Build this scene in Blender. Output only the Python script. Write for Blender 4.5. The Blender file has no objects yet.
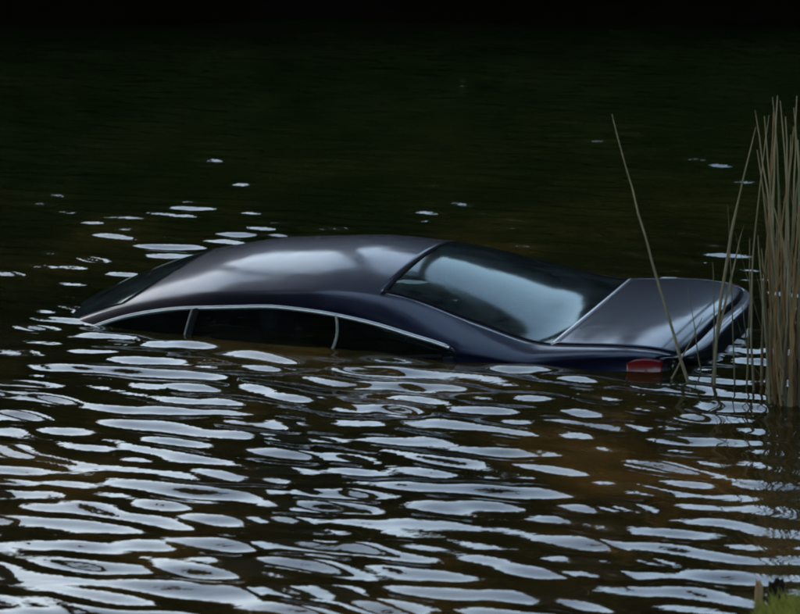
import bpy, bmesh, math, random
import numpy as np
from mathutils import Vector, Matrix

# ------------------------------------------------------------------ camera, sky, sun, exposure
sc = bpy.context.scene
CAM_H, CAM_PITCH, CAM_F = 3.05, math.radians(11.87), 3000.0 / 800.0      # metres above the water, down tilt, focal / width
cam_data = bpy.data.cameras.new('camera')
cam_data.sensor_width = 36.0
cam_data.lens = 36.0 * CAM_F
cam_data.clip_start, cam_data.clip_end = 0.1, 2000.0
cam_data.dof.use_dof = True
cam_data.dof.focus_distance = 14.2
cam_data.dof.aperture_fstop = 5.6
cam = bpy.data.objects.new('camera', cam_data)
sc.collection.objects.link(cam)
cam.location = (0, 0, CAM_H)
cam.rotation_euler = (math.radians(90) - CAM_PITCH, 0, 0)
sc.camera = cam

SUN_ELEV, SUN_AZ = math.radians(10), math.radians(-48)                   # azimuth from +Y, negative = left
world = bpy.data.worlds.new('World')
sc.world = world
world.use_nodes = True
wn = world.node_tree.nodes
sky = wn.new('ShaderNodeTexSky')
sky.sky_type = 'NISHITA'
sky.sun_disc = False
sky.sun_elevation = SUN_ELEV
sky.sun_rotation = SUN_AZ
sky.air_density, sky.dust_density, sky.ozone_density = 1.0, 2.1, 1.3
wn['Background'].inputs['Strength'].default_value = 0.13
world.node_tree.links.new(sky.outputs[0], wn['Background'].inputs['Color'])

sun_data = bpy.data.lights.new('sun', 'SUN')
sun_data.energy = 0.5
sun_data.angle = math.radians(12)
sun_data.color = (1.0, 0.94, 0.85)
sun = bpy.data.objects.new('sun', sun_data)
sc.collection.objects.link(sun)
sdir = Vector((math.sin(SUN_AZ) * math.cos(SUN_ELEV), math.cos(SUN_AZ) * math.cos(SUN_ELEV), math.sin(SUN_ELEV)))
sun.rotation_euler = (-sdir).to_track_quat('-Z', 'Y').to_euler()
sun.location = sdir * 60

vs = sc.view_settings
vs.view_transform, vs.look, vs.gamma, vs.use_curve_mapping = 'Standard', 'None', 1.0, False
vs.exposure = 3.1
sc.cycles.filter_width = 2.0
sc.cycles.max_bounces = 8
sc.cycles.transparent_max_bounces = 16

# ------------------------------------------------------------------ helpers
C = sc.collection
rnd = random.Random(11)
nrnd = np.random.default_rng(5)


def tag(o, label=None, cat=None, group=None, kind=None):
    if label: o['label'] = label
    if cat: o['category'] = cat
    if group: o['group'] = group
    if kind: o['kind'] = kind
    return o


def empty(name, loc=(0, 0, 0)):
    o = bpy.data.objects.new(name, None)
    o.empty_display_size = 0.1
    o.location = loc
    C.objects.link(o)
    return o


def mesh_obj(name, verts, faces, mat, parent=None, smooth=True):
    me = bpy.data.meshes.new(name)
    me.from_pydata([tuple(map(float, v)) for v in verts], [], [tuple(map(int, f)) for f in faces])
    me.validate()
    if smooth:
        me.polygons.foreach_set('use_smooth', [True] * len(me.polygons))
    me.materials.append(mat)
    o = bpy.data.objects.new(name, me)
    C.objects.link(o)
    if parent: o.parent = parent
    return o


def big_mesh(name, V, Q, mat, parent=None, smooth=True):
    """fast build from numpy arrays, Q are quads (n,4) or tris (n,3)"""
    V = np.asarray(V, np.float32); Q = np.asarray(Q, np.int32)
    me = bpy.data.meshes.new(name)
    k = Q.shape[1]
    me.vertices.add(len(V)); me.vertices.foreach_set('co', V.ravel())
    me.loops.add(Q.size); me.loops.foreach_set('vertex_index', Q.ravel())
    me.polygons.add(len(Q))
    me.polygons.foreach_set('loop_start', np.arange(0, Q.size, k, dtype=np.int32))
    me.polygons.foreach_set('use_smooth', np.full(len(Q), smooth))
    me.update(calc_edges=True); me.validate()
    me.materials.append(mat)
    o = bpy.data.objects.new(name, me)
    C.objects.link(o)
    if parent: o.parent = parent
    return o


def grid_quads(n, m, off=0):
    i, j = np.meshgrid(np.arange(n - 1), np.arange(m - 1), indexing='ij')
    a = (i * m + j).ravel() + off
    return np.stack([a, a + m, a + m + 1, a + 1], 1)


def tube(pts, radii, sides=8, squash=None):
    """verts, faces of a closed tube along pts"""
    pts = [Vector(p) for p in pts]
    V, Fc = [], []
    n = len(pts)
    up0 = Vector((0.13, 0.31, 0.94))
    for i, p in enumerate(pts):
        t = (pts[min(i + 1, n - 1)] - pts[max(i - 1, 0)]).normalized()
        a = t.cross(up0)
        if a.length < 1e-3: a = t.cross(Vector((1, 0, 0)))
        a.normalize(); b = t.cross(a)
        r = radii[i] if hasattr(radii, '__len__') else radii
        for k in range(sides):
            an = 2 * math.pi * k / sides
            V.append(p + a * (r * math.cos(an)) + b * (r * math.sin(an) * (squash or 1)))
    for i in range(n - 1):
        for k in range(sides):
            k2 = (k + 1) % sides
            Fc.append((i * sides + k, i * sides + k2, (i + 1) * sides + k2, (i + 1) * sides + k))
    Fc.append(tuple(range(sides))[::-1])
    Fc.append(tuple((n - 1) * sides + k for k in range(sides)))
    return V, Fc


def pchip(xs, ys):
    xs = np.array(xs, float); ys = np.array(ys, float); h = np.diff(xs); dl = np.diff(ys) / h
    m = np.zeros(len(xs)); m[0] = dl[0]; m[-1] = dl[-1]
    for i in range(1, len(xs) - 1):
        if dl[i - 1] * dl[i] > 0:
            w1 = 2 * h[i] + h[i - 1]; w2 = h[i] + 2 * h[i - 1]
            m[i] = (w1 + w2) / (w1 / dl[i - 1] + w2 / dl[i])

    def f(x):
        x = np.clip(np.asarray(x, float), xs[0], xs[-1])
        i = np.clip(np.searchsorted(xs, x) - 1, 0, len(xs) - 2)
        t = (x - xs[i]) / h[i]
        return ((2 * t**3 - 3 * t * t + 1) * ys[i] + (t**3 - 2 * t * t + t) * h[i] * m[i]
                + (3 * t * t - 2 * t**3) * ys[i + 1] + (t**3 - t * t) * h[i] * m[i + 1])
    return f


def smooth_curve(xs, ys, sigma=0.05):
    f = pchip(xs, ys)
    x0, x1 = xs[0], xs[-1]
    g = np.linspace(x0, x1, 1200)
    y = f(g); dx = g[1] - g[0]
    k = int(4 * sigma / dx)
    ker = np.exp(-0.5 * (np.arange(-k, k + 1) * dx / sigma) ** 2); ker /= ker.sum()
    lo = 2 * y[0] - y[1:k + 1][::-1]; hi = 2 * y[-1] - y[-k - 1:-1][::-1]
    ys2 = np.convolve(np.concatenate([lo, y, hi]), ker, 'valid')
    return lambda x: np.interp(x, g, ys2)


# ------------------------------------------------------------------ materials
def new_mat(name):
    m = bpy.data.materials.new(name)
    m.use_nodes = True
    nt = m.node_tree
    return m, nt, nt.nodes['Principled BSDF'], nt.nodes, nt.links


def noise(nt, scale, detail=3, rough=0.55, vec=None, mapping=None):
    n = nt.nodes.new('ShaderNodeTexNoise')
    n.inputs['Scale'].default_value = scale
    n.inputs['Detail'].default_value = detail
    n.inputs['Roughness'].default_value = rough
    tc = nt.nodes.new('ShaderNodeTexCoord')
    if mapping:
        mp = nt.nodes.new('ShaderNodeMapping')
        mp.inputs['Scale'].default_value = mapping
        nt.links.new(tc.outputs['Object'], mp.inputs['Vector'])
        nt.links.new(mp.outputs[0], n.inputs['Vector'])
    else:
        nt.links.new(tc.outputs['Object'], n.inputs['Vector'])
    return n


def ramp(nt, src, stops):
    r = nt.nodes.new('ShaderNodeValToRGB')
    e = r.color_ramp.elements
    while len(e) > 1: e.remove(e[-1])
    e[0].position, e[0].color = stops[0][0], (*stops[0][1], 1)
    for p, c in stops[1:]:
        x = e.new(p); x.color = (*c, 1)
    nt.links.new(src, r.inputs[0])
    return r


def simple_mat(name, c1, c2=None, rough=0.6, scale=20, metallic=0.0, bump=0.0, coat=0.0, mapping=None, spec=0.25):
    m, nt, p, N, L = new_mat(name)
    p.inputs['Roughness'].default_value = rough
    p.inputs['Metallic'].default_value = metallic
    p.inputs['Coat Weight'].default_value = coat
    p.inputs['Specular IOR Level'].default_value = spec
    n = noise(nt, scale, 4, 0.6, mapping=mapping)
    r = ramp(nt, n.outputs['Fac'], [(0.3, c1), (0.7, c2 or c1)])
    L.new(r.outputs[0], p.inputs['Base Color'])
    if bump:
        b = N.new('ShaderNodeBump'); b.inputs['Strength'].default_value = bump; b.inputs['Distance'].default_value = 0.01
        L.new(n.outputs['Fac'], b.inputs['Height']); L.new(b.outputs[0], p.inputs['Normal'])
    return m


def water_mat():
    m, nt, p, N, L = new_mat('pond_water')
    p.inputs['IOR'].default_value = 1.33
    p.inputs['Roughness'].default_value = 0.03
    n = noise(nt, 0.9, 5, 0.65, mapping=(1.0, 0.55, 1.0))                 # drifting silt: brown clouds in green-black water
    r = ramp(nt, n.outputs['Fac'], [(0.38, (0.020, 0.017, 0.006)), (0.52, (0.045, 0.030, 0.0095)), (0.66, (0.15, 0.075, 0.019))])
    rf = ramp(nt, n.outputs['Fac'], [(0.38, (0.011, 0.018, 0.0035)), (0.70, (0.026, 0.031, 0.007))])   # deeper, greener water further out
    tc = N.new('ShaderNodeTexCoord'); sx = N.new('ShaderNodeSeparateXYZ'); L.new(tc.outputs['Object'], sx.inputs[0])
    mr = N.new('ShaderNodeMapRange'); mr.inputs['From Min'].default_value = 11; mr.inputs['From Max'].default_value = 18
    L.new(sx.outputs['Y'], mr.inputs['Value'])
    mx = N.new('ShaderNodeMix'); mx.data_type = 'RGBA'
    L.new(mr.outputs[0], mx.inputs['Factor']); L.new(r.outputs[0], mx.inputs['A']); L.new(rf.outputs[0], mx.inputs['B'])
    L.new(mx.outputs['Result'], p.inputs['Base Color'])
    n2 = noise(nt, 9.0, 3, 0.55, mapping=(0.55, 1.3, 1.0))
    b = N.new('ShaderNodeBump'); b.inputs['Strength'].default_value = 0.07; b.inputs['Distance'].default_value = 0.02
    L.new(n2.outputs['Fac'], b.inputs['Height']); L.new(b.outputs[0], p.inputs['Normal'])
    return m


def paint_mat():
    m, nt, p, N, L = new_mat('navy_black_paint')
    n = noise(nt, 3.0, 5, 0.6)
    r = ramp(nt, n.outputs['Fac'], [(0.35, (0.0045, 0.006, 0.018)), (0.7, (0.008, 0.011, 0.028))])
    L.new(r.outputs[0], p.inputs['Base Color'])
    p.inputs['Roughness'].default_value = 0.42
    p.inputs['Specular IOR Level'].default_value = 0.06
    p.inputs['Metallic'].default_value = 0.75                            # metallic flake under the clear coat
    p.inputs['Coat Weight'].default_value = 0.75
    n2 = noise(nt, 14.0, 6, 0.7)
    r2 = ramp(nt, n2.outputs['Fac'], [(0.35, (0.09,) * 3), (0.75, (0.20,) * 3)])     # wet film and dried smears
    L.new(r2.outputs[0], p.inputs['Coat Roughness'])
    return m


def glass_mat(name, tint, rough=0.08, haze=1.0):
    m, nt, p, N, L = new_mat(name)
    N.remove(p)
    out = N['Material Output']
    tr = N.new('ShaderNodeBsdfTransparent'); tr.inputs[0].default_value = (*tint, 1)
    gl = N.new('ShaderNodeBsdfGlossy'); gl.inputs['Roughness'].default_value = rough
    gl.inputs['Color'].default_value = (0.70, 0.80, 0.78, 1)
    df = N.new('ShaderNodeBsdfDiffuse')
    n = noise(nt, 7.0, 5, 0.7)
    rr = ramp(nt, n.outputs['Fac'], [(0.35, (0.008 * haze, 0.012 * haze, 0.013 * haze)), (0.75, (0.06 * haze, 0.08 * haze, 0.082 * haze))])  # pale haze painted on the pane in place of soft sky reflection
    L.new(rr.outputs[0], df.inputs[0])
    ad = N.new('ShaderNodeAddShader')
    L.new(tr.outputs[0], ad.inputs[0]); L.new(df.outputs[0], ad.inputs[1])
    fr = N.new('ShaderNodeFresnel'); fr.inputs['IOR'].default_value = 1.52
    mx = N.new('ShaderNodeMixShader')
    L.new(fr.outputs[0], mx.inputs[0]); L.new(ad.outputs[0], mx.inputs[1]); L.new(gl.outputs[0], mx.inputs[2])
    L.new(mx.outputs[0], out.inputs['Surface'])
    return m


def leaf_mat(name, c1, c2, trans=0.3):
    m, nt, p, N, L = new_mat(name)
    info = N.new('ShaderNodeObjectInfo')
    geo = N.new('ShaderNodeNewGeometry')
    r = ramp(nt, geo.outputs['Random Per Island'], [(0.0, c1), (1.0, c2)])
    L.new(r.outputs[0], p.inputs['Base Color'])
    p.inputs['Roughness'].default_value = 0.55
    p.inputs['Specular IOR Level'].default_value = 0.25
    tl = N.new('ShaderNodeBsdfTranslucent')
    L.new(r.outputs[0], tl.inputs[0])
    mx = N.new('ShaderNodeMixShader'); mx.inputs[0].default_value = trans
    L.new(p.outputs[0], mx.inputs[1]); L.new(tl.outputs[0], mx.inputs[2])
    L.new(mx.outputs[0], N['Material Output'].inputs['Surface'])
    return m


M = dict(
    water=water_mat(), paint=paint_mat(),
    glass=glass_mat('tinted_rear_glass', (0.42, 0.50, 0.50)),
    side_glass=glass_mat('side_glass', (0.62, 0.68, 0.66), haze=0.08),
    chrome=simple_mat('brushed_trim', (0.62, 0.62, 0.64), (0.75, 0.75, 0.77), rough=0.32, metallic=0.9, scale=30),
    rubber=simple_mat('black_rubber', (0.008, 0.008, 0.009), (0.014, 0.014, 0.015), rough=0.85, scale=40, spec=0.05),
    cabin=simple_mat('cabin_fabric', (0.012, 0.012, 0.014), (0.022, 0.022, 0.024), rough=0.85, scale=60),
    pillar=simple_mat('grey_pillar_trim', (0.10, 0.10, 0.09), (0.30, 0.29, 0.26), rough=0.55, scale=25),
    light=simple_mat('red_tail_lens', (0.10, 0.003, 0.004), (0.17, 0.005, 0.005), rough=0.3, scale=30, coat=0.4),
    plate=simple_mat('pale_plate', (0.5, 0.5, 0.48), (0.6, 0.6, 0.58), rough=0.4, scale=30),
    soil=simple_mat('dark_bank_soil', (0.012, 0.010, 0.006), (0.03, 0.026, 0.014), rough=0.95, scale=6, bump=0.6),
    turf=simple_mat('bank_turf', (0.035, 0.05, 0.012), (0.06, 0.075, 0.022), rough=0.95, scale=9, bump=0.6),
    bark=simple_mat('dark_bark', (0.012, 0.010, 0.007), (0.03, 0.026, 0.02), rough=0.95, scale=18, bump=0.8, mapping=(1, 1, 0.25)),
    leaf=leaf_mat('dark_green_leaf', (0.008, 0.014, 0.003), (0.020, 0.030, 0.007), 0.15),
    leaf2=leaf_mat('deep_green_leaf', (0.007, 0.012, 0.003), (0.016, 0.024, 0.006), 0.15),
    leaf3=leaf_mat('rust_brown_leaf', (0.025, 0.014, 0.005), (0.05, 0.028, 0.009), 0.15),
    grass=leaf_mat('short_grass_blade', (0.18, 0.20, 0.03), (0.34, 0.34, 0.08), 0.45),
    reed=simple_mat('dry_reed', (0.11, 0.098, 0.062), (0.25, 0.22, 0.145), rough=0.75, scale=14, mapping=(1, 1, 0.18)),
    reed2=simple_mat('grey_green_reed', (0.09, 0.09, 0.055), (0.18, 0.17, 0.105), rough=0.75, scale=14, mapping=(1, 1, 0.18)),
    reed3=simple_mat('rust_reed', (0.13, 0.07, 0.032), (0.25, 0.15, 0.075), rough=0.8, scale=14, mapping=(1, 1, 0.2)),
    wood=simple_mat('weathered_stake', (0.22, 0.12, 0.055), (0.50, 0.32, 0.17), rough=0.85, scale=16, bump=0.6, mapping=(1, 1, 0.2)),
    wetwood=simple_mat('wet_dark_wood', (0.008, 0.007, 0.006), (0.02, 0.017, 0.014), rough=0.9, scale=16, bump=0.6, spec=0.05),
)

# ------------------------------------------------------------------ pond water: one sheet with real ripples
def axis(lo, hi, fine_lo, fine_hi, step, grow=1.12, cap=1.0):
    a = list(np.arange(fine_lo, fine_hi + 1e-6, step))
    s = step; x = a[-1]
    while x < hi:
        s = min(s * grow, cap); x = min(x + s, hi); a.append(x)
    s = step; x = a[0]; pre = []
    while x > lo:
        s = min(s * grow, cap); x = max(x - s, lo); pre.append(x)
    return np.array(pre[::-1] + a)


def wave_height(X, Y):
    """sum of small wind ripples; crests come nearer towards the right"""
    g = np.random.default_rng(21)
    Z = np.zeros_like(X)
    for k in range(80):
        lam = float(np.clip(0.225 * math.exp(g.normal(0, 0.30)), 0.11, 0.6))
        an = math.radians(90 - 24) + g.normal(0, math.radians(18))       # travel direction
        kx, ky = math.cos(an) * 2 * math.pi / lam, math.sin(an) * 2 * math.pi / lam
        slope = 0.0165 * (0.9 if lam < 0.3 else 1.0)
        ph = g.uniform(0, 2 * math.pi)
        Z += slope * lam / (2 * math.pi) * np.sin(kx * X + ky * Y + ph)
    # gusts: calmer and rougher patches
    G = np.zeros_like(X)
    for k in range(7):
        lam = g.uniform(3.0, 8.0); an = g.uniform(0, math.pi)
        G += np.sin((math.cos(an) * X * 0.7 + math.sin(an) * Y) * 2 * math.pi / lam + g.uniform(0, 6.28))
    amp = 1.0 + 0.10 * np.clip(G, -2.5, 2.5) / 1.5
    amp *= 1.0 - 0.16 * np.clip((Y - 15) / 9, 0, 1)
    return Z * amp


xs = axis(-60, 60, -4.4, 4.4, 0.026)
ys = np.unique(np.concatenate([axis(-1.0, 18.0, 8.4, 18.0, 0.0155), axis(18.0, 29.0, 18.0, 27.2, 0.026)]))
GX, GY = np.meshgrid(xs, ys, indexing='ij')
fade = np.clip((9.0 - np.abs(GX)) / 3.0, 0.15, 1)
GZ = wave_height(GX, GY) * fade
water = big_mesh('water', np.stack([GX, GY, GZ], -1).reshape(-1, 3), grid_quads(len(xs), len(ys)), M['water'])
tag(water, 'dark rippled pond water with pale sky streaks and brown silt', kind='structure')

# ------------------------------------------------------------------ ground: banks all round the pond, out to the horizon
def wob(x, s, a, seed):
    g = np.random.default_rng(seed); r = 0
    for k in range(5):
        r = r + math.sin(1) * 0 + np.sin(x / s * g.uniform(0.6, 2.6) + g.uniform(0, 6.28)) * a / (k + 1)
    return r


def near_edge(x):
    base = 8.35 + 1.10 / (1 + np.exp(-(np.asarray(x, float) - 1.06) / 0.045))
    return base + wob(x, 0.35, 0.02, 3) * 1.0


def far_edge(x):
    return 27.1 + wob(x, 2.5, 0.12, 4)


def ground_height(X, Y):
    dn = Y - near_edge(X); df = far_edge(X) - Y; ds = np.minimum(7.7 - X + 0.2 * np.sin(Y * 1.1 + 1), X + 6.9 + 0.25 * np.sin(Y * 0.9) + 0.15 * np.sin(Y * 2.3))
    d = np.minimum(np.minimum(dn, df), ds)
    inside = -np.clip(d, 0, 1.2) * 0.5
    n = np.clip(-dn, 0, None)
    near = 0.11 * (1 - np.exp(-n / 0.10)) + 1.55 * np.clip(n / 9.0, 0, 1) ** 1.15
    f = np.clip(-df, 0, None)
    far = 0.8 * (1 - np.exp(-f / 0.8)) + 0.6 * np.clip(f / 30, 0, 6)
    s = np.clip(-ds, 0, None)
    side = 0.8 * (1 - np.exp(-s / 0.8))
    out = np.where(dn < 0, near, np.where(df < 0, far, side))
    r = 0.03 * np.sin(X * 2.1 + 1.3 * np.sin(Y * 1.7)) + 0.02 * np.sin(Y * 4.1 + X * 3.3)
    return np.where(d > 0, inside, out + r * np.clip(-d / 0.6, 0, 1))


gx = axis(-420, 420, 0.6, 1.9, 0.03, 1.16, 25)
gy = np.unique(np.round(np.concatenate([axis(-300, 24, 8.0, 10.2, 0.03, 1.16, 25), axis(24, 500, 25.6, 27.6, 0.08, 1.16, 25)]), 4))
X_, Y_ = np.meshgrid(gx, gy, indexing='ij')
ground = big_mesh('ground', np.stack([X_, Y_, ground_height(X_, Y_)], -1).reshape(-1, 3), grid_quads(len(gx), len(gy)), M['turf'])
gm, gnt, gp, GN, GL = new_mat('bank_ground')
gn = noise(gnt, 5, 5, 0.65)
gr1 = ramp(gnt, gn.outputs['Fac'], [(0.3, (0.035, 0.045, 0.012)), (0.7, (0.075, 0.085, 0.026))])
gr2 = ramp(gnt, gn.outputs['Fac'], [(0.3, (0.004, 0.004, 0.002)), (0.7, (0.010, 0.009, 0.005))])
gtc = GN.new('ShaderNodeTexCoord'); gsx = GN.new('ShaderNodeSeparateXYZ'); GL.new(gtc.outputs['Object'], gsx.inputs[0])
gmr = GN.new('ShaderNodeMapRange'); gmr.inputs['From Min'].default_value = 15; gmr.inputs['From Max'].default_value = 24
GL.new(gsx.outputs['Y'], gmr.inputs['Value'])
gmix = GN.new('ShaderNodeMix'); gmix.data_type = 'RGBA'
GL.new(gmr.outputs[0], gmix.inputs['Factor']); GL.new(gr1.outputs[0], gmix.inputs['A']); GL.new(gr2.outputs[0], gmix.inputs['B'])
GL.new(gmix.outputs['Result'], gp.inputs['Base Color'])
gp.inputs['Roughness'].default_value = 0.95; gp.inputs['Specular IOR Level'].default_value = 0.05
ground.data.materials[0] = gm                                            # turf on the near bank, near-black ground across the pond
tag(ground, 'grassy near bank and dark far bank round the pond', kind='structure')

# ------------------------------------------------------------------ trees and shrubs round the pond
def leaf_cloud(centers, radii, n, size, seed, flat=0.8):
    g = np.random.default_rng(seed)
    w = np.array(radii) ** 2.2; w = w / w.sum()
    idx = g.choice(len(centers), n, p=w)
    d = g.normal(size=(n, 3)); d /= np.linalg.norm(d, axis=1)[:, None]
    rr = np.array(radii)[idx] * g.uniform(0.25, 1.0, n) ** 0.5
    P = np.array(centers)[idx] + d * rr[:, None] * np.array([1, 1, flat])
    a = g.normal(size=(n, 3)); a /= np.linalg.norm(a, axis=1)[:, None]
    b = np.cross(a, g.normal(size=(n, 3))); b /= np.linalg.norm(b, axis=1)[:, None]
    s = size * g.uniform(0.6, 1.35, n)[:, None]
    V = np.stack([P - a * s, P + b * s * 0.45 + a * s * 0.1, P + a * s, P - b * s * 0.45 + a * s * 0.1], 1).reshape(-1, 3)
    return V, np.arange(n * 4).reshape(-1, 4)


def make_tree(name, h, spread, low, n_leaf, leaf_size, mat, seed):
    r = random.Random(seed)
    root = empty(name)
    V, Fc = [], []

    def add(pts, rad, sides=7):
        v, f = tube(pts, rad, sides); o = len(V)
        V.extend(v); Fc.extend([tuple(i + o for i in q) for q in f])
    lean = Vector((r.uniform(-.06, .06), r.uniform(-.06, .06), 0))
    tp = [Vector((0, 0, -0.3)) + Vector((0, 0, 1)) * (h * 0.86 + 0.3) * k / 6 + lean * h * (k / 6) ** 2 + Vector((r.uniform(-.03, .03), r.uniform(-.03, .03), 0)) * h * 0.4 * (k > 0) for k in range(7)]
    r0 = 0.022 * h + 0.03
    add(tp, [r0 * (1.25 if k == 0 else 1 - 0.13 * k) for k in range(7)], 9)
    cs, rs = [], []
    for k in range(15):
        t = low + (0.95 - low) * (k + 0.5) / 15
        base = tp[0].lerp(tp[-1], t) if t < .99 else tp[-1]
        an = k * 2.4 + r.uniform(-.4, .4)
        ln = spread * math.sin(math.pi * (0.18 + 0.74 * (t - low) / (1 - low))) * r.uniform(0.75, 1.15)
        end = base + Vector((math.cos(an) * ln, math.sin(an) * ln, h * r.uniform(0.03, 0.13)))
        mid = base.lerp(end, 0.5) + Vector((0, 0, h * 0.03))
        add([base, mid, end], [r0 * 0.42 * (1 - 0.5 * t), r0 * 0.25, r0 * 0.08], 6)
        for q, fr in ((end, 1.0), (mid, 0.8)):
            cs.append(tuple(q + Vector((r.uniform(-.2, .2), r.uniform(-.2, .2), r.uniform(-.1, .3))) * spread * 0.4)); rs.append(spread * r.uniform(0.30, 0.46) * fr)
    cs.append(tuple(tp[-1])); rs.append(spread * 0.36)
    mesh_obj('trunk', V, Fc, M['bark'], root)
    LV, LQ = leaf_cloud(cs, rs, n_leaf, leaf_size, seed + 99)
    keep = LV.reshape(-1, 4, 3)[:, :, 2].min(1) > -0.15
    LQ = LQ[keep]
    big_mesh('crown', LV, LQ, mat, root, smooth=False)
    return root


def copy_tree(o, parent=None):
    c = o.copy(); C.objects.link(c); c.parent = parent
    for ch in list(o.children): copy_tree(ch, c)
    return c


protos = [make_tree('willow_shrub', 5.0, 2.0, 0.02, 9000, 0.15, M['leaf'], 1),
          make_tree('willow_shrub', 5.0, 1.9, 0.02, 9000, 0.15, M['leaf2'], 2),
          make_tree('willow_shrub', 5.0, 1.9, 0.02, 8000, 0.15, M['leaf3'], 3)]
used = [False] * 3
g = random.Random(8)


def plant(kind, x, y, h, label, grp):
    o = protos[kind] if not used[kind] else copy_tree(protos[kind])
    used[kind] = True
    s = h / 5.0
    o.location = (x, y, float(ground_height(np.array([x]), np.array([y]))[0]) - 0.05)
    o.scale = (s * g.uniform(0.9, 1.15), s * g.uniform(0.9, 1.1), s)
    o.rotation_euler = (0, 0, g.uniform(0, 6.28))
    tag(o, label, 'shrub', grp)


far_h = pchip([-30, -4, -1, 1.5, 3.6, 5.0, 7, 9.5, 12, 30], [5.7, 5.6, 5.9, 5.9, 5.7, 4.7, 4.2, 4.5, 5.2, 6])   # a dip in the shrubs to the right
FAR_LABEL = 'dark leafy shrub on the far bank, mirrored as dark green in the pond'
for i in range(27):
    x = -19.5 + i * 1.5 + g.uniform(-0.4, 0.4)
    h = float(far_h(x)) - 0.4 + g.uniform(-0.5, 0.6)
    k = 2 if i in (9, 17) else i % 2
    plant(k, x, 27.95 + g.uniform(-0.35, 0.7), h, FAR_LABEL if k < 2 else 'rust brown leafy shrub on the far bank among green ones', 'shrubs along the far bank')
for i in range(21):
    x = -21 + i * 2.1 + g.uniform(-0.6, 0.6)
    h = float(far_h(x)) + g.uniform(-0.5, 0.6)
    plant(i % 2, x, 31.3 + g.uniform(-0.7, 0.9), h, FAR_LABEL, 'shrubs along the far bank')

for i, (x, y) in enumerate(((8.9, 11.6), (9.3, 14.2), (8.8, 16.9), (9.2, 19.8), (8.9, 22.8), (-8.0, 15.0), (-8.3, 18.6), (-8.0, 22.4))):
    plant(i % 2, x, y, 4.6 + g.uniform(-.5, .5), 'unseen leafy shrub added on the side bank to block low sky', 'added shrubs on the side banks')  # unseen shrubs, added to block low sky reflected in the car
pine = make_tree('sky_slit_tree', 30.0, 3.7, 0.71, 5200, 0.30, M['leaf2'], 12)  # unseen trees, added so their crowns bound the reflected sky strip
for i in range(9):
    x = -18 + i * 4.1 + g.uniform(-.7, .7)
    o = pine if i == 0 else copy_tree(pine)
    y = 35 + g.uniform(-.8, 1.5)
    o.location = (x, y, float(ground_height(np.array([x]), np.array([y]))[0]) - 0.1)
    s = g.uniform(.92, 1.08); o.scale = (s, s, s); o.rotation_euler = (0, 0, i * 1.7)
    tag(o, 'unseen tall bare trunked tree added behind the far shrubs to cap the reflected sky', 'tree', 'added tall trees behind the far bank')
tall = make_tree('sky_block_tree', 15.0, 6.0, 0.42, 9000, 0.34, M['leaf2'], 7)  # unseen trees, added to keep overhead sky off the car's near side
for i, (x, y, h) in enumerate(((-4.6, 7.4, 15.5), (4.4, 7.2, 16), (-12, 5.5, 15), (12.5, 5.8, 15), (-8.9, 12.2, 15.5), (-9.4, 17.5, 14.5), (10.4, 13, 14), (10.8, 20, 14), (-0.8, -3, 15), (-8.5, -2.5, 14), (8, -2, 14.5))):
    o = tall if i == 0 else copy_tree(tall)
    o.location = (x, y, float(ground_height(np.array([x]), np.array([y]))[0]) - 0.1)
    s = h / 15.0; o.scale = (s, s, s); o.rotation_euler = (0, 0, i * 1.3)
    tag(o, 'unseen tall leafy tree added on the bank to block the sky above the car', 'tree', 'added tall trees that shade the car')
# ------------------------------------------------------------------ the sunken car
# local axes: X forward from the rear bumper, Y to the car's left (the camera's side), Z up from the ground
zc = smooth_curve([0, .05, .12, .35, .60, .80, 1.10, 1.45, 1.85, 2.25, 2.60, 2.80, 3.10, 3.40, 3.65, 4.2, 4.65],
                  [.965, 1.005, 1.028, 1.046, 1.056, 1.126, 1.236, 1.340, 1.385, 1.382, 1.345, 1.305, 1.212, 1.095, .995, .90, .76], .035)
we = smooth_curve([0, .12, .35, .65, 1.0, 1.45, 2.0, 2.6, 2.9, 3.3, 3.65, 4.2, 4.65],
                  [.64, .685, .70, .69, .645, .575, .585, .595, .62, .68, .70, .68, .55], .06)
ze = smooth_curve([0, .05, .14, .35, .65, 1.0, 1.45, 1.85, 2.25, 2.6, 2.85, 3.2, 3.65, 4.2, 4.65],
                  [.92, .962, .992, 1.015, 1.022, 1.115, 1.245, 1.285, 1.287, 1.255, 1.218, 1.122, .955, .86, .70], .05)
wb = smooth_curve([0, .06, .16, .35, .7, 1.3, 2.4, 3.3, 3.9, 4.4, 4.65], [.70, .755, .79, .82, .84, .86, .875, .875, .86, .80, .70], .05)
zb = smooth_curve([0, .3, .7, 1.1, 2.0, 3.0, 3.6, 4.2, 4.65], [.86, .905, .965, 1.02, .975, .93, .89, .80, .62], .08)
zd = smooth_curve([0.9, 1.08, 1.25, 1.5, 1.8, 2.05, 2.4, 2.7, 3.0, 3.3, 3.45], [.98, 1.055, 1.098, 1.158, 1.208, 1.228, 1.226, 1.20, 1.125, .985, .91], .04)
XL, XF = 0.01, 4.60                                                      # boot lip and nose rows


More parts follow.
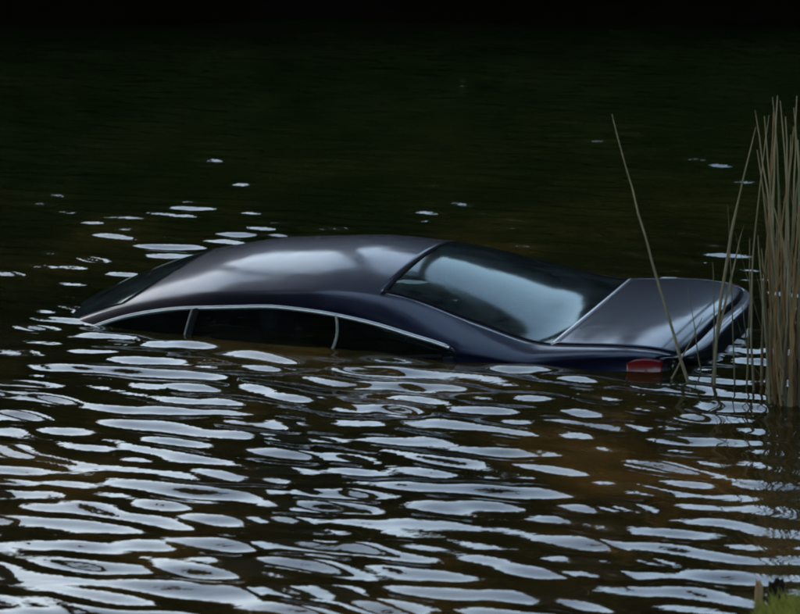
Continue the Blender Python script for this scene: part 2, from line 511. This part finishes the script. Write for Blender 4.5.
def sec(X, t):
    """surface point(s): t 0 centre, 1 rail / boot edge, 2 belt line, 3 sill; negative t = far side"""
    X = np.asarray(X, float); t = np.asarray(t, float)
    X, t = np.broadcast_arrays(X, t)
    s = np.sign(t); a = np.abs(t)
    c, e, w, b, v = zc(X), ze(X), we(X), zb(X), wb(X)
    p = 2.05
    u = np.clip(a, 0, 1)
    y1 = w * u; z1 = c - (c - e) * u**p
    # side: Hermite from the rail to the belt
    h = np.clip(a - 1, 0, 1)
    t0y, t0z = w * 0.42, -(c - e) * p * 0.42
    t1y, t1z = (v - w) * 0.55, -(e - b) * 1.25
    H00, H10, H01, H11 = 2*h**3-3*h*h+1, h**3-2*h*h+h, 3*h*h-2*h**3, h**3-h*h
    y2 = H00*w + H10*t0y + H01*v + H11*t1y
    z2 = H00*e + H10*t0z + H01*b + H11*t1z
    q = np.clip(a - 2, 0, 1)
    y3 = v + 0.06 * np.sin(np.clip(q * 1.25, 0, 1) * math.pi) * np.clip((X - .1) * 4, 0, 1) - 0.05 * q**3
    z3 = b - (b - 0.22) * q
    y = np.where(a <= 1, y1, np.where(a <= 2, y2, y3)); z = np.where(a <= 1, z1, np.where(a <= 2, z2, z3))
    return np.stack([X, s * y, z], -1)


def t_of_z(X, zt):
    """t on the side (1..2) where the section has height zt"""
    X = np.asarray(X, float)
    lo = np.ones_like(X); hi = np.full_like(X, 2.0)
    for k in range(22):
        mid = (lo + hi) / 2
        up = sec(X, mid)[..., 2] > zt
        lo = np.where(up, mid, lo); hi = np.where(up, hi, mid)
    return (lo + hi) / 2


_xg = np.linspace(0, 4.65, 700)
_td = np.where((_xg > 1.05) & (_xg < 3.32), t_of_z(_xg, np.maximum(zd(_xg), zb(_xg) + .0)), 2.0)
td = lambda X: np.interp(X, _xg, _td)                                    # upper edge of the side windows
tg_ = smooth_curve([0, .6, 1.0, 1.5, 2.0, 2.6, 3.0, 3.6, 4.65], [.97, .965, .95, .94, .95, .95, .95, .96, .96], .05)
# panel joints, as curves X(t) across the car (bowed)
u2 = lambda t: np.clip(np.abs(t), 0, 1.0) ** 2
s_rb = lambda t: 0.635 - 0.045 * (1 - u2(t)) + 0 * t                    # foot of the rear window, bowed backwards
s_rt = lambda t: 1.425 + 0.05 * u2(t)
s_wt = lambda t: 2.84 - 0.20 * (1 - u2(t))
s_wb = lambda t: 3.42 + 0.22 * (1 - u2(t))


def warp(rows, cols):
    """rows in 0..5 (lip, window foot, window top, header, cowl, nose), cols in 0..4 (centre, pane edge, window top, belt, sill)"""
    r, c = np.meshgrid(rows, cols, indexing='ij')
    sgn = np.sign(c); c = np.abs(c)
    X = np.interp(r, [0, 1, 2, 3, 4, 5], [XL, .62, 1.47, 2.82, 3.5, XF]); t = np.zeros_like(X)
    for it in range(14):
        tgx = tg_(X); tdx = np.maximum(td(X), 1.02)
        t = np.where(c <= 1, c * tgx, np.where(c <= 2, tgx + (c - 1) * (tdx - tgx), np.where(c <= 3, tdx + (c - 2) * (2 - tdx), 2 + (c - 3))))
        k = np.stack([XL + 0.10 * np.clip(np.abs(t) / 1.2, 0, 1) ** 4, s_rb(t), s_rt(t), s_wt(t), s_wb(t), np.full_like(X, XF)])
        i = np.clip(np.floor(r).astype(int), 0, 4); f = r - i
        Xa = np.take_along_axis(k, i[None], 0)[0]; Xb = np.take_along_axis(k, i[None] + 1, 0)[0]
        X = 0.5 * X + 0.5 * (Xa + f * (Xb - Xa))
    return X, t * sgn


def lin(*seg):
    out = []
    for a, b, n in seg: out += list(np.linspace(a, b, n, endpoint=False))
    return np.array(out + [seg[-1][1]])


car = empty('sunken_car')
CAR_R = Matrix.Rotation(math.radians(160.02), 4, 'Z') @ Matrix.Rotation(math.radians(5.03), 4, 'Y') @ Matrix.Rotation(math.radians(-2.2), 4, 'X')
CAR_M = Matrix.Translation((-0.360, 14.46, -0.052)) @ CAR_R @ Matrix.Translation((-2, 0, -1))
car.matrix_world = CAR_M
tag(car, 'dark navy car sunk nose down in the pond up to its windows', 'car')

rows = lin((0, 1, 18), (1, 2, 30), (2, 3, 40), (3, 4, 26), (4, 5, 20))
half = lin((0, 1, 22), (1, 2, 14), (2, 3, 10), (3, 4, 12))
cols = np.concatenate([-half[:0:-1], half])
WX, WT = warp(rows, cols)
P3 = sec(WX, WT)
nr, nc = WX.shape
Q = grid_quads(nr, nc)
ri = rows[:-1] + np.diff(rows) / 2; ci = np.abs(cols[:-1] + np.diff(cols) / 2)
RR, CC = np.meshgrid(ri, ci, indexing='ij'); RR = RR.ravel(); CC = CC.ravel()
area = np.linalg.norm(np.cross(P3.reshape(-1, 3)[Q[:, 2]] - P3.reshape(-1, 3)[Q[:, 0]], P3.reshape(-1, 3)[Q[:, 3]] - P3.reshape(-1, 3)[Q[:, 1]]), axis=1)
ok = area > 1e-7


def panel(name, mask, mat, parent, inset=0.0, thick=0.0, smooth=True):
    q = Q[mask & ok]
    ids, inv = np.unique(q.ravel(), return_inverse=True)
    V = P3.reshape(-1, 3)[ids].copy()
    if inset:
        du = np.gradient(P3, axis=0); dv = np.gradient(P3, axis=1)
        n_ = np.cross(dv, du); n_ /= np.linalg.norm(n_, axis=-1, keepdims=True) + 1e-9
        n_ = np.where(n_[..., 2:3] < 0, -n_, n_).reshape(-1, 3)[ids]
        V -= n_ * inset
    fq = inv.reshape(-1, 4)[:, ::-1]
    o = big_mesh(name, V, fq, mat, parent, smooth)
    bm = bmesh.new(); bm.from_mesh(o.data)
    bmesh.ops.remove_doubles(bm, verts=bm.verts, dist=1e-4)
    bmesh.ops.recalc_face_normals(bm, faces=bm.faces)
    up = sum((f.normal.z * f.calc_area() for f in bm.faces), 0.0)
    if up < 0: bmesh.ops.reverse_faces(bm, faces=bm.faces)
    bm.to_mesh(o.data); bm.free()
    if thick:
        md = o.modifiers.new('solid', 'SOLIDIFY'); md.thickness = thick; md.offset = -1
    return o


is_boot = (RR < 1) & (CC < 1)
is_rear = (RR > 1) & (RR < 2) & (CC < 1)
is_wind = (RR > 3) & (RR < 4) & (CC < 1)
is_hood = (RR > 4) & (CC < 1)
is_side = (CC > 2) & (CC < 3) & (np.repeat(np.interp(ri, [0, 1, 2, 3, 4, 5], [XL, .62, 1.47, 2.82, 3.5, XF]), nc - 1) < 3.4)
# the side panes exist only where the window is taller than nothing
body = panel('body', ~(is_boot | is_rear | is_wind | is_hood | is_side), M['paint'], car, 0, 0.012)
panel('boot_lid', is_boot, M['paint'], car, -0.002, 0.010)
panel('bonnet', is_hood, M['paint'], car, -0.001, 0.010)
panel('rear_window', is_rear, M['glass'], car, 0.003)
panel('windscreen', is_wind, M['glass'], car, 0.003)
cen = P3[:-1, :-1, 1].ravel()
midX = (WX[:-1, :-1] + WX[1:, 1:]).ravel() / 2
DIV, PIL = 1.66, 2.38                                                    # rear pane divider and door pillar
for s in (1, -1):
    for nm, a, b in (('quarter_window', 1.0, DIV), ('side_window', DIV, PIL), ('door_window', PIL, 3.4)):
        mk = is_side & (np.sign(np.where(cen == 0, P3[1:, 1:, 1].ravel(), cen)) == s) & (midX > a) & (midX <= b)
        if mk.any(): panel(nm, mk, M['side_glass'], car, 0.004)


def cap(name, row, Xs, fs, mat, parent):
    """rounded end cap of the shell: rings shrink towards the middle"""
    base = P3[row]; cz = 0.62
    rings = []
    for x, f in zip(Xs, fs):
        r_ = base.copy(); r_[:, 0] = base[:, 0] + (x - (XL if row == 0 else XF)); r_[:, 1] *= f; r_[:, 2] = cz + (base[:, 2] - cz) * f
        rings.append(r_)
    V = np.concatenate(rings); k = nc
    F_ = [tuple(q) for q in grid_quads(len(Xs), k)]
    o = mesh_obj(name, V, F_, mat, parent)
    bm = bmesh.new(); bm.from_mesh(o.data); bmesh.ops.recalc_face_normals(bm, faces=bm.faces); bm.to_mesh(o.data); bm.free()
    return o


cap('rear_panel', 0, [XL, XL - .012, XL - .026, XL - .042, XL - .056, XL - .068, XL - .078, XL - .084], [1.0, .996, .985, .962, .92, .80, .5, .02], M['paint'], car)
cap('nose', nr - 1, [XF, XF + .03, XF + .06, XF + .08, XF + .09], [1.0, .97, .88, .6, .02], M['paint'], car)


def ribbon(name, pts, nrm, width, height, mat, parent):
    """flat rounded strip lying on the shell along pts"""
    pts = np.asarray(pts); nrm = np.asarray(nrm)
    tng = np.gradient(pts, axis=0); tng /= np.linalg.norm(tng, axis=1)[:, None]
    side = np.cross(nrm, tng); side /= np.linalg.norm(side, axis=1)[:, None]
    prof = [(-.5, -.9), (-.5, .3), (-.32, .85), (0, 1), (.32, .85), (.5, .3), (.5, -.9)]
    V = np.concatenate([pts + side * (a * width) + nrm * (b * height) for a, b in prof]).reshape(len(prof), -1, 3).transpose(1, 0, 2)
    k = len(prof); n_ = len(pts)
    V = V.reshape(-1, 3); Fc = []
    for i in range(n_ - 1):
        for j in range(k):
            j2 = (j + 1) % k
            Fc.append((i * k + j, i * k + j2, (i + 1) * k + j2, (i + 1) * k + j))
    Fc.append(tuple(range(k))[::-1]); Fc.append(tuple((n_ - 1) * k + j for j in range(k)))
    return mesh_obj(name, V, Fc, mat, parent)


def surf_normal(X, t):
    e = 1e-3
    n_ = np.cross(sec(X, t + e) - sec(X, t - e), sec(X + e, t) - sec(X - e, t))
    n_ /= np.linalg.norm(n_, axis=-1, keepdims=True) + 1e-12
    o = sec(X, t) - np.array([2.0, 0, 0.6]); o[..., 0] = 0
    return np.where((n_ * o).sum(-1, keepdims=True) < 0, -n_, n_)


def strip(name, X, t, width, height, mat, parent, lift=0.0):
    X = np.asarray(X, float); t = np.asarray(t, float)
    n_ = surf_normal(X, t)
    return ribbon(name, sec(X, t) + n_ * lift, n_, width, height, mat, parent)


tt = np.linspace(-1, 1, 41)
for nm, f, tgv, w_, m_ in (('roof_seal', s_rt, .985, .020, 'rubber'), ('boot_edge_glint', s_rb, .965, .013, 'chrome'), ('header_seal', s_wt, .96, .014, 'rubber')):  # pale strip at the rear window foot paints the boot edge's reflection
    strip(nm, f(tt * tgv), tt * tgv, w_, .003, M[m_], car)
for s in (1, -1):
    x_ = np.linspace(.64, 1.47, 34); strip('rear_window_seal', x_, s * tg_(x_), .014, .003, M['rubber'], car)
    x_ = np.linspace(2.83, 3.42, 30); strip('windscreen_seal', x_, s * tg_(x_), .016, .003, M['rubber'], car)
    x_ = np.linspace(1.075, 3.30, 90); strip('window_trim', x_, s * td(x_), .017, .007, M['chrome'], car)
    x_ = np.linspace(1.10, 3.28, 60); strip('belt_trim', x_, s * np.full(60, 1.985), .016, .006, M['rubber'], car)
    for nm, xp, w_, m_ in (('window_divider', DIV, .012, 'pillar'), ('door_pillar', PIL, .030, 'rubber'), ('pillar_trim', PIL + .022, .009, 'pillar')):
        tv = np.linspace(float(td(xp)), 2.0, 12); strip(nm, np.full(12, xp) + (tv - tv[0]) * .03 - (.035 * np.sin(np.linspace(0, 3.14, 12)) if nm == 'window_divider' else 0), s * tv, w_, .006, M[m_], car)
    # red lens wrapped round the rear corner
    a_, b_ = np.meshgrid(np.linspace(.095, .25, 16), np.linspace(1.30, 2.15, 8), indexing='ij')
    b_ = 1.30 + (b_ - 1.30) * (1 - 0.5 * ((a_ - .095) / .155) ** 2) + 0.25 * ((a_ - .095) / .155) ** 3
    Vt = sec(a_, s * b_) + surf_normal(a_, s * b_) * .004
    o = mesh_obj('tail_light', Vt.reshape(-1, 3), [tuple(q) for q in grid_quads(16, 8)], M['light'], car)
    md = o.modifiers.new('solid', 'SOLIDIFY'); md.thickness = .006; md.offset = -1
# cabin
def box_part(name, c, d, mat, parent, bev=0.03, rot=0.0):
    bm = bmesh.new(); bmesh.ops.create_cube(bm, size=1)
    bmesh.ops.scale(bm, vec=d, verts=bm.verts)
    bmesh.ops.bevel(bm, geom=bm.edges[:], offset=bev, segments=4, profile=.6, affect='EDGES')
    bmesh.ops.rotate(bm, cent=(0, 0, 0), matrix=Matrix.Rotation(rot, 3, 'Y'), verts=bm.verts)
    bmesh.ops.translate(bm, vec=c, verts=bm.verts)
    me = bpy.data.meshes.new(name); bm.to_mesh(me); bm.free()
    for p_ in me.polygons: p_.use_smooth = True
    me.materials.append(mat)
    o = bpy.data.objects.new(name, me); C.objects.link(o); o.parent = parent
    return o


box_part('parcel_shelf', (1.0, 0, .90), (.62, 1.20, .05), M['cabin'], car, .02)
box_part('rear_seat', (1.38, 0, .80), (.16, 1.22, .52), M['cabin'], car, .06, math.radians(-20))
box_part('dashboard', (3.25, 0, .84), (.5, 1.36, .16), M['cabin'], car, .05)
for y in (.36, -.36):
    st = box_part('front_seat', (2.22, y, .76), (.15, .48, .62), M['cabin'], car, .06, math.radians(-18))
    box_part('headrest', (2.10, y, 1.13), (.10, .26, .17), M['cabin'], st, .04, math.radians(-12))
    box_part('rear_headrest', (1.27, y, 1.08), (.10, .26, .12), M['cabin'], car, .04, math.radians(-20))

# ------------------------------------------------------------------ reeds standing in the shallows
def ray(px, py):
    f = 3000.0
    cx, cy = (px - 400) / f, -(py - 307) / f
    cp, sp = math.cos(CAM_PITCH), math.sin(CAM_PITCH)
    return Vector((cx, cp + cy * sp, -sp + cy * cp))


def on_water(px, py):
    d = ray(px, py); k = CAM_H / -d.z
    return Vector((0, 0, CAM_H)) + d * k


def at_depth(px, py, Y):
    d = ray(px, py); return Vector((0, 0, CAM_H)) + d * (Y / d.y)


def blade(p, d, ln, w, droop, seed):
    """one curved leaf blade with a fold along its middle"""
    r = random.Random(seed)
    V, Fc = [], []
    side = d.cross(Vector((0, 0, 1)))
    if side.length < 1e-3: side = Vector((1, 0, 0))
    side.normalize()
    n_ = 7
    for k in range(n_):
        t = k / (n_ - 1)
        q = p + d * (ln * t) + Vector((0, 0, -droop * ln * t * t)) + side * (r.uniform(-.004, .004))
        ww = w * (1 - t) ** 0.7 * (0.55 + 0.45 * min(1, t * 5))
        V += [q - side * ww, q + Vector((0, 0, -ww * .5)) + d * 0, q + side * ww]
    for k in range(n_ - 1):
        a = k * 3
        Fc += [(a, a + 1, a + 4, a + 3), (a + 1, a + 2, a + 5, a + 4)]
    return V, Fc


def reed(base_px, top_px, bow, r0, mat, label, group=None, leaves=0, seed=0, dy=0.0):
    r = random.Random(seed)
    b = on_water(*base_px) if not isinstance(base_px, Vector) else base_px
    tp = at_depth(*top_px, b.y + dy) if not isinstance(top_px, Vector) else top_px
    root = empty('reed', (b.x, b.y, -0.35))
    d = tp - b
    pts, rad = [], []
    n_ = 14
    perp = Vector((d.z, 0, -d.x)).normalized()
    p0 = b + (b - tp).normalized() * 0.35
    for k in range(n_ + 1):
        t = k / n_
        q = p0.lerp(tp, t) + perp * (bow * math.sin(math.pi * t)) + Vector((r.uniform(-1, 1), r.uniform(-1, 1), 0)) * 0.0025
        pts.append(q - root.location); rad.append(r0 * (1 - 0.78 * t ** 1.4) * (1.14 if k % 3 == 1 else 1.0))
    v, f = tube(pts, rad, 7)
    mesh_obj('stem', v, f, mat, root)
    for k in range(leaves):
        t = r.uniform(0.25, 0.66)
        i = int(t * n_)
        an = r.uniform(0, 6.28)
        up = (pts[i + 1] - pts[i]).normalized()
        dd = (up + Vector((math.cos(an), math.sin(an), 0)) * r.uniform(0.10, 0.35)).normalized()
        v, f = blade(pts[i], dd, r.uniform(0.25, 0.6), r.uniform(0.005, 0.011), r.choice((0, .1, .3, .9)), seed * 17 + k)
        mesh_obj('leaf', v, f, mat, root)
    tag(root, label, 'reed', group)
    return root


reed((690, 382), (612, 114), -0.012, .0085, M['reed'], 'long thin reed leaning left in front of the boot, tallest lone stalk', 'lone reeds', 0, 1)
reed((722, 385), (756, 127), -0.055, .0085, M['reed'], 'curved reed leaning right at its tip, beside the dense clump', 'lone reeds', 1, 2)
reed((716, 380), (739, 196), -0.02, .0055, M['reed2'], 'thin shorter reed close behind the curved one', 'lone reeds', 0, 3)
reed((672, 378), (702, 318), 0.0, .0065, M['reed'], 'short broken reed crossing the long leaning stalk', 'lone reeds', 0, 4)
reed((700, 372), (688, 288), 0.004, .0045, M['reed2'], 'thin short reed just right of the crossing stalks', 'lone reeds', 0, 5)
reed((713, 378), (713, 262), 0.004, .0055, M['reed2'], 'slim upright reed in front of the boot corner', 'lone reeds', 0, 6)
reed((746, 385), (750, 238), 0.006, .0060, M['reed'], 'upright reed in front of the tail end of the car', 'lone reeds', 1, 7)
reed((733, 383), (728, 205), 0.008, .0045, M['reed2'], 'faint thin reed between the curved one and the clump', 'lone reeds', 0, 8)

CL = 'dry upright reed standing in the dense clump at the right edge'
g = random.Random(4)
for i in range(46):
    bx = 757 + 62 * g.random() ** 0.85
    by = 384 + g.uniform(-6, 20) + (bx - 757) * 0.12
    f_ = g.random()
    top_y = 95 + 190 * f_ ** 1.6 + (35 if bx > 788 else 0) * g.random()
    if i < 4: bx, top_y = (763, 774, 782, 790)[i], (150, 97, 96, 140)[i]
    tx = bx + g.uniform(-9, 13) + (bx - 772) * 0.12 + (0 if i > 3 else 3) + ((-24, 20, -14, 28)[(i // 5) % 4] if i % 5 == 4 else 0)
    mt = M['reed3'] if (bx > 782 and g.random() < .55) else (M['reed'] if g.random() < .6 else M['reed2'])
    reed((bx, by), (tx, top_y), g.uniform(-.055, .055), g.uniform(.0045, .0105), mt, CL if mt is not M['reed3'] else 'rust brown reed low in the dense clump at the right edge',
         'reeds in the right hand clump', g.choice((0, 1, 2, 3)), 40 + i, g.uniform(-.1, .1))

for i in range(18):
    bx = 779 + 38 * g.random()
    by = 392 + g.uniform(-5, 14) + (bx - 779) * 0.1
    reed((bx, by), (bx + g.uniform(-20, 18), g.uniform(215, 345)), g.uniform(-.03, .03), g.uniform(.006, .011), M['reed3'],
         'rust brown reed low in the dense clump at the right edge', 'reeds in the right hand clump', g.choice((1, 2, 3)), 140 + i, g.uniform(-.1, .1))

# ------------------------------------------------------------------ near bank corner: grass, stake, dark log end
n = 9000
ex = nrnd.uniform(0.9, 2.2, n); ey = near_edge(ex) + 0.04 - nrnd.uniform(0, 1.5, n) ** 1.3
keep = ey < near_edge(ex) + .01
ex, ey = ex[keep], ey[keep]; n = len(ex)
ez = ground_height(ex, ey)
hh = nrnd.uniform(0.03, 0.085, n); dx = nrnd.normal(0, 0.028, n); dy = nrnd.normal(0.01, 0.028, n); w = 0.0028
b0 = np.stack([ex - w, ey, ez - 0.02], 1); b1 = np.stack([ex + w, ey, ez - 0.02], 1)
m0 = np.stack([ex - w * .8 + dx * .35, ey + dy * .35, ez + hh * .55], 1); m1 = np.stack([ex + w * .8 + dx * .35, ey + dy * .35, ez + hh * .55], 1)
tp_ = np.stack([ex + dx, ey + dy, ez + hh], 1)
V = np.stack([b0, b1, m1, m0, tp_], 1).reshape(-1, 3)
k = np.arange(n) * 5
T = np.concatenate([np.stack([k, k + 1, k + 2], 1), np.stack([k, k + 2, k + 3], 1), np.stack([k + 3, k + 2, k + 4], 1)])
tag(big_mesh('grass', V, T, M['grass'], smooth=False), 'short yellow green grass on the near bank corner', 'grass', kind='stuff')


def stub(name, base, top, r0, mat, label, cat, seed):
    """short broken stake: uneven sides and a splintered top"""
    r = random.Random(seed)
    root = empty(name, base)
    V, Fc = [], []
    sides, rings = 11, 7
    d = Vector(top) - Vector(base)
    for k in range(rings):
        t = k / (rings - 1)
        for s in range(sides):
            an = 2 * math.pi * s / sides
            rr = r0 * (1 - .12 * t) * (1 + 0.16 * math.sin(3 * an + seed) + r.uniform(-.06, .06))
            z = d * t + Vector((math.cos(an) * rr, math.sin(an) * rr, 0))
            if k == rings - 1: z.z += r.uniform(-.02, .014)
            V.append(z)
    V.append(d + Vector((0, 0, -0.004)))
    for k in range(rings - 1):
        for s in range(sides):
            s2 = (s + 1) % sides
            Fc.append((k * sides + s, k * sides + s2, (k + 1) * sides + s2, (k + 1) * sides + s))
    for s in range(sides): Fc.append(((rings - 1) * sides + s, (rings - 1) * sides + (s + 1) % sides, rings * sides))
    mesh_obj('shaft', V, Fc, mat, root, smooth=False)
    tag(root, label, cat)


sp = on_water(757, 606)
stub('stake', (sp.x, sp.y, -0.12), (sp.x + .004, sp.y, .085), .014, M['wood'], 'short pale brown wooden stake at the water edge by the grass', 'stake', 2)
sp = on_water(774, 601)
stub('stump', (sp.x, sp.y, -0.12), (sp.x + .01, sp.y, .062), .030, M['wetwood'], 'short wet black stump right of the pale stake', 'stump', 5)
